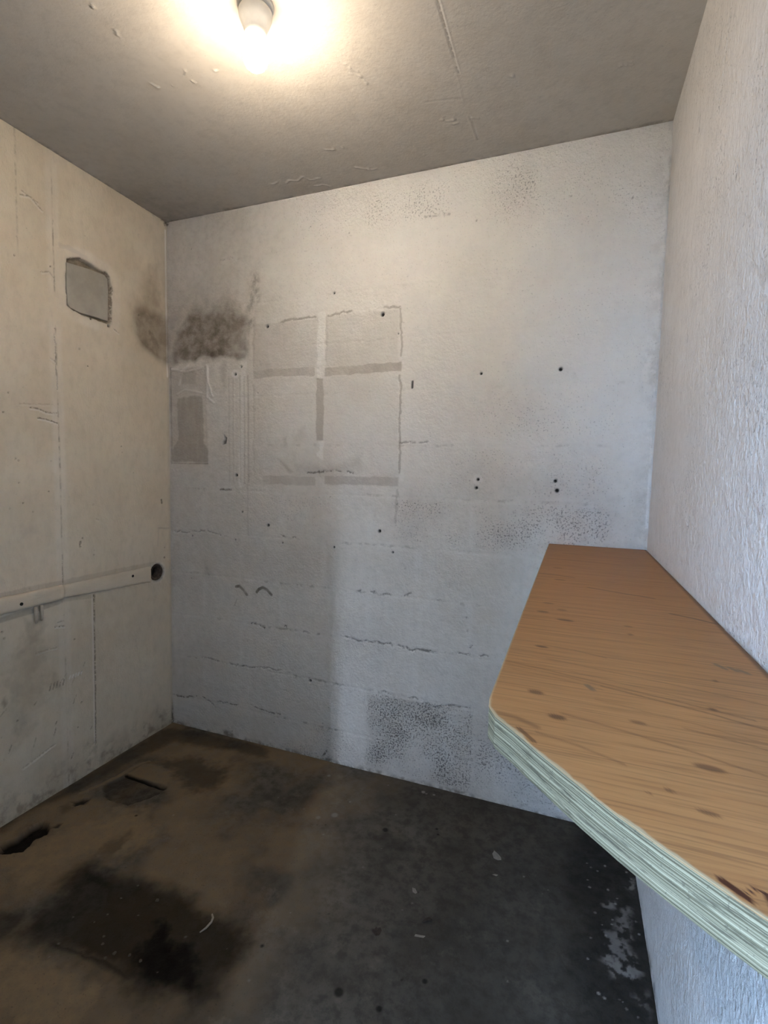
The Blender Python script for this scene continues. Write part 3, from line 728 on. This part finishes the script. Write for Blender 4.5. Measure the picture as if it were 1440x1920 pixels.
# rust brown marks by the near edge
for c, w in (([(1.914,-1.546),(1.922,-1.5535)], .0032), ([(1.920,-1.551),(1.926,-1.5575)], .0026), ([(1.926,-1.552),(1.931,-1.546),(1.937,-1.548),(1.941,-1.556)], .0012),
             ([(1.935,-1.549),(1.937,-1.556),(1.936,-1.562)], .0018), ([(1.945,-1.570),(1.950,-1.572)], .003), ([(1.955,-1.578),(1.963,-1.581)], .002)):
    lg.stroke('rust', c, w, .95, .001)
dcut = lg.dist(CUT, False, .1)
lg.add('chip', (1-sstep(.0008, .0032, dcut+.006*fbm(Xg, Yg, 60, 3, 7))), .95)
lg.add('chip', (1-sstep(.0004, .0016, (Xg-1.7455)+.003*fbm(Xg, Yg, 40, 3, 8))), .8)
lg.stroke('knot_gap', [(1.782,-1.408),(1.79,-1.418),(1.797,-1.427)], .003, .7)
lg.add('grain', sstep(-.03, -.006, Yg), .5); lg.add('knot_gap', sstep(XR-.010, XR-.003, Xg), .8)  # dark gaps against the walls, painted along the sheet edges
for k in ('knot_gap', 'grain', 'scuff', 'rust', 'chip'): lg.mask(k)
lam = lg.build('laminate_top', lambda u, v, h: (u-bx, v-by, u*0+COUNTER_T), M_oak, lambda u, v: (u-bx, v-by, u*0+COUNTER_T-.0012), counter)

# ================================================================== LAMP on the ceiling
LX, LY = 1.036, -.776
lamp = empty('ceiling_lamp', (LX, LY, H))
tag(lamp, 'lit bare bulb in a white plastic holder on the ceiling', 'lamp')
M_plastic = simple_mat('white_holder_plastic', (.74, .72, .66), .4, 40, .04, .05, .4)
bm = bmesh.new(); add_lathe(bm, [(.044, .004), (.044, -.006), (.041, -.012), (.030, -.013)])
mesh_obj('ceiling_rose', bm, M_plastic, lamp)
bm = bmesh.new()
add_lathe(bm, [(.036, -.012), (.0405, -.018), (.0405, -.026), (.036, -.038), (.030, -.052), (.0262, -.062), (.0255, -.068), (.0235, -.069), (.0225, -.060)], cap1=False)
mesh_obj('lamp_holder', bm, M_plastic, lamp)
bm = bmesh.new()
prof = [(.013, -.050), (.0145, -.064), (.020, -.074), (.0265, -.086), (.0310, -.100), (.0322, -.112), (.0300, -.126), (.0240, -.138), (.0150, -.1455), (.006, -.1482), (.0008, -.1486)]
add_lathe(bm, prof, 32)
t = NT('lit_bulb_glass')
em = t.n.new('ShaderNodeEmission'); em.inputs['Color'].default_value = (1.0, .835, .655, 1); em.inputs['Strength'].default_value = 300.0
sp = t.n.new('ShaderNodeSeparateXYZ'); t.l(t.co, sp.inputs[0])
t.l(t.ramp(sp.outputs[2], -.118, -.092, 505.0, 29.0), em.inputs['Strength'])
t.l(em.outputs[0], t.out.inputs[0])
tag(mesh_obj('light_bulb', bm, t.mat, lamp), 'glowing warm white bulb')

# ================================================================== LEFT WALL FIXTURES
# grey board closing the old opening
bm = bmesh.new()
BRD = [(-.4935,2.034),(-.402,2.044),(-.331,2.047),(-.316,2.036),(-.313,1.989),(-.3175,1.866),(-.370,1.8665),(-.442,1.863),(-.483,1.869),(-.493,1.88),(-.496,1.94)]
by0, bz0 = -.405, 1.863
rr = []
for x in (-.030, -.0105, -.009):
    k = 1.0 if x < -.0095 else .985
    cyy, czz = -.405, 1.955
    rr.append([bm.verts.new((x+.03, (cyy+(y-cyy)*k)-by0, (czz+(z-czz)*k)-bz0)) for y, z in BRD])
for a, b in zip(rr, rr[1:]):
    for i in range(len(BRD)):
        bm.faces.new((a[i], a[(i+1) % len(BRD)], b[(i+1) % len(BRD)], b[i]))
bm.faces.new(rr[0][::-1]); bm.faces.new(rr[-1])
M_grey = simple_mat('grey_cement_board', (.335, .31, .265), .7, 14, .10, .1)
tag(mesh_obj('patch_board', bm, M_grey, smooth=False, loc=(-.030, by0, bz0)), 'small grey board set into a ragged opening high in the left wall', 'board')

# painted batten across the wall: the thick near length and the flush far length
M_batten = wall_mat('painted_batten', (.60, .515, .40), (.54, .455, .345), (1, .4, 1), .6)
def batten(name, y0, y1, z0, z1, d0, d1, seed, up):
    r = random.Random(seed); n = 46
    bm = bmesh.new(); rings = []
    for i in range(n+1):
        f = i/n; y = y0+(y1-y0)*f
        d = (d0+(d1-d0)*f)*(1+r.uniform(-.03, .03)); jz = r.uniform(-.0012, .0012)
        zl = z0[0]+(z0[1]-z0[0])*f+jz; zh = z1[0]+(z1[1]-z1[0])*f+jz*.6
        prof = [(-.003, zl), (d*.55, zl+.001), (d*.9, zl+.004), (d, zl+.012), (d*1.0, zl+(zh-zl)*.5), (d*.97, zh-.014), (d*.75, zh-.005), (d*.4, zh-.001), (-.003, zh+.001)]
        rings.append([bm.verts.new((x, y-y0, z-z0[0])) for x, z in prof])
    m = len(rings[0])
    for a, b in zip(rings, rings[1:]):
        for k in range(m):
            bm.faces.new((a[k], a[(k+1) % m], b[(k+1) % m], b[k]))
    bm.faces.new(rings[0]); bm.faces.new(rings[-1][::-1])
    return mesh_obj(name, bm, M_batten, up, loc=(0, 0, 0))
b1 = empty('wall_batten', (.0, -1.30, .742))
tag(b1, 'thick painted batten length on the left wall nearest the camera, with hanging stubs', 'batten', 'painted battens on the left wall')
batten('batten_body', -1.30, -.556, (.742, .757), (.812, .812), .020, .013, 3, b1)
M_stub = simple_mat('painted_stub', (.50, .43, .34), .5, 60, .1, .15)
for (y, L) in ((-.664, .052), (-.643, .046)):
    bm = bmesh.new()
    add_tube(bm, [(.010, y+1.30, .012), (.011, y+1.30, -.004), (.010, y+1.302, -L*.6), (.006, y+1.303, -L)], [.006, .0065, .0055, .003], 10)
    mesh_obj('hanging_stub', bm, M_stub, b1)
M_dark = simple_mat('dark_socket', (.012, .010, .009), .8, 60, .1, .1)
def screwhole(y, z, x, up, o):
    bm = bmesh.new(); add_lathe(bm, [(.0058, -.001), (.0058, .0006), (.004, .0002)], 14, 'x')
    for v in bm.verts: v.co += __import__('mathutils').Vector((x-o[0], y-o[1], z-o[2]))
    mesh_obj('screw_hole', bm, M_dark, up)
screwhole(-.716, .777, .0152, b1, b1.location)
b2 = empty('wall_batten', (.0, -.553, .760))
tag(b2, 'thin flush painted batten length running into the far corner pipe hole', 'batten', 'painted battens on the left wall')
batten('batten_body', -.553, -.128, (.760, .737), (.810, .812), .009, .0055, 5, b2)
screwhole(-.231, .786, .0066, b2, b2.location)

# worn pipe end inside the hole by the corner
bm = bmesh.new()
add_lathe(bm, [(.030, -.050), (.036, -.050), (.0375, -.004), (.034, -.001), (.0305, -.004), (.029, -.046)], 32, 'x', False, False)
M_pipe = simple_mat('rusty_pipe_end', (.07, .05, .037), .75, 90, .45, .5)
tag(mesh_obj('pipe_sleeve', bm, M_pipe, loc=(0, PIPE[0], PIPE[1])), 'dark open pipe end in the left wall beside the corner', 'pipe')

# ================================================================== DEBRIS
M_flake = simple_mat('paint_flake', (.20, .18, .155), .7, 120, .15, .2)
M_leaf = simple_mat('dry_debris', (.030, .021, .015), .8, 150, .3, .3)
M_white = simple_mat('white_plastic_strip', (.28, .25, .21), .5, 100, .1, .1)
M_crumb = simple_mat('plaster_crumb', (.065, .056, .042), .8, 200, .2, .3)
def flake(name, x, y, pts, th, rz, mat, label, cat, group=None, curl=.25):
    """a chip with an irregular outline, slightly curled"""
    bm = bmesh.new(); top = []; bot = []
    for px, py in pts:
        z = curl*px*px/.02
        top.append(bm.verts.new((px, py, z+th))); bot.append(bm.verts.new((px, py, z)))
    n = len(pts)
    zc = sum(p[0]**2 for p in pts)/n*curl/.02*.35
    ct = bm.verts.new((0, 0, th+zc)); cb = bm.verts.new((0, 0, zc))
    for i in range(n):
        bm.faces.new((top[i], top[(i+1) % n], ct)); bm.faces.new((bot[(i+1) % n], bot[i], cb))
        bm.faces.new((bot[i], bot[(i+1) % n], top[(i+1) % n], top[i]))
    o = mesh_obj(name, bm, mat, smooth=False, loc=(x, y, .0015)); o.rotation_euler = (0, 0, rz)
    return tag(o, label, cat, group)
G = 'loose scraps on the floor'
flake('paint_flake', 1.640, -.278, [(-.021,-.002),(-.013,-.012),(.004,-.014),(.018,-.007),(.021,.004),(.008,.010),(-.009,.007)], .0015, -1.0, M_flake, 'largest pale paint flake on the dark floor near the counter', 'paint flake', G)
flake('paint_flake', 1.425, -.512, [(-.011,-.003),(0,-.006),(.012,-.002),(.010,.005),(-.006,.005)], .0012, -.9, M_flake, 'pale paint flake in the middle of the floor, left of the largest flake', 'paint flake', G)
flake('paint_flake', 1.644, -.357, [(-.008,-.002),(.004,-.004),(.009,.001),(0,.003)], .001, .1, M_flake, 'tiny pale paint flake just in front of the largest flake', 'paint flake', G)
flake('wood_splinter', 1.483, -.650, [(-.014,-.0025),(.010,-.003),(.015,.001),(-.012,.003)], .002, .25, M_flake, 'thin pale splinter in front of the dark curled scrap', 'splinter', G, .1)
flake('dry_leaf', 1.369, -.681, [(-.014,0),(-.006,-.011),(.004,-.012),(.013,-.004),(.012,.006),(.004,.009),(.001,.014),(-.004,.008),(-.011,.007)], .002, .6, M_leaf, 'dark crumpled leaf on the grey middle of the floor', 'leaf', G, .5)
bm = bmesh.new(); add_tube(bm, [(-.012,-.010,.003),(-.006,-.001,.004),(.003,.004,.005),(.012,.004,.004)], [.0025,.004,.005,.003], 8)
tag(mesh_obj('curled_scrap', bm, M_leaf, loc=(1.491, -.597, .001)), 'small dark curled scrap right of the crumpled leaf', 'scrap', G)
bm = bmesh.new(); add_tube(bm, [(.0,.045,.006),(.010,.036,.007),(.015,.024,.007),(.013,.004,.006),(.006,-.012,.005)], [.002,.003,.003,.0025,.0015], 8)
tag(mesh_obj('plastic_strip', bm, M_white, loc=(.917, -.855, .0)), 'pale curved plastic strip lying on the black oil stain', 'strip', G)
CR = [(.707,-.988,.007),(.758,-.995,.008),(.798,-.984,.007),(.836,-.985,.007),(.736,-.830,.010),(.747,-1.013,.006),(.642,-.918,.005),(.641,-.812,.006),(.691,-.971,.006),(.629,-.949,.004)]
bm = bmesh.new(); bmesh.ops.create_icosphere(bm, subdivisions=2, radius=1.0)
for v in bm.verts:
    v.co *= 1+rnd.uniform(-.22, .22); v.co.z *= .55
crumb0 = mesh_obj('plaster_crumb', bm, M_crumb, smooth=False)
for i, (x, y, r) in enumerate(CR):
    o = crumb0 if i == 0 else link(crumb0.copy())
    r *= .6; o.location = (x, y, r*.35+.001); o.scale = (r, r*rnd.uniform(.7, 1.0), r*.9); o.rotation_euler = (0, 0, rnd.uniform(0, 6))
    tag(o, 'small pale plaster crumb scattered on the black oil stain', 'crumb', 'plaster crumbs on the oil stain')
crumb0['label'] = 'small pale plaster crumb scattered on the black oil stain'

# ================================================================== LIGHT
wld = bpy.data.worlds.new('daylight_sky'); scene.world = wld; wld.use_nodes = True
bg = wld.node_tree.nodes['Background']
bg.inputs['Color'].default_value = (.40, .62, .97, 1); bg.inputs['Strength'].default_value = 26.0
# added area lamp outside the doorway, standing in for a bright strip of sky
L = bpy.data.lights.new('added_sky_strip', 'AREA'); L.shape = 'RECTANGLE'; L.size = .22; L.size_y = 2.6
L.energy = 250; L.color = (.62, .76, 1.0)
lo = bpy.data.objects.new('added_sky_strip', L); link(lo)
from mathutils import Vector, Matrix
D = 4.0; p = Vector((DX0+.2157*D+.0, YF-D, 3.45)); tgt = Vector((1.15, -.3, .4))
lo.location = p; lo.rotation_euler = (tgt-p).to_track_quat('-Z', 'Y').to_euler()

# ================================================================== CAMERA
cam = bpy.data.cameras.new('camera'); co = bpy.data.objects.new('camera', cam); link(co)
cam.sensor_fit = 'VERTICAL'; cam.sensor_height = 24.0; cam.lens = 24.0*935.685/1920
r = Vector((.93435309, .35573513, .02090041)); u = Vector((-.0470127, .06491709, .99678261)); f = Vector((-.3532338, .9323295, -.07737955))
co.matrix_world = Matrix(((r.x, u.x, -f.x, 1.82003), (r.y, u.y, -f.y, -1.88391), (r.z, u.z, -f.z, 1.26478), (0, 0, 0, 1)))
cam.clip_start = .02
scene.camera = co
vs = scene.view_settings
scene.display_settings.display_device = 'sRGB'
vs.view_transform = 'Standard'; vs.look = 'None'; vs.gamma = 1.0; vs.use_curve_mapping = False; vs.exposure = 0.0
scene.cycles.max_bounces = 10; scene.cycles.diffuse_bounces = 8
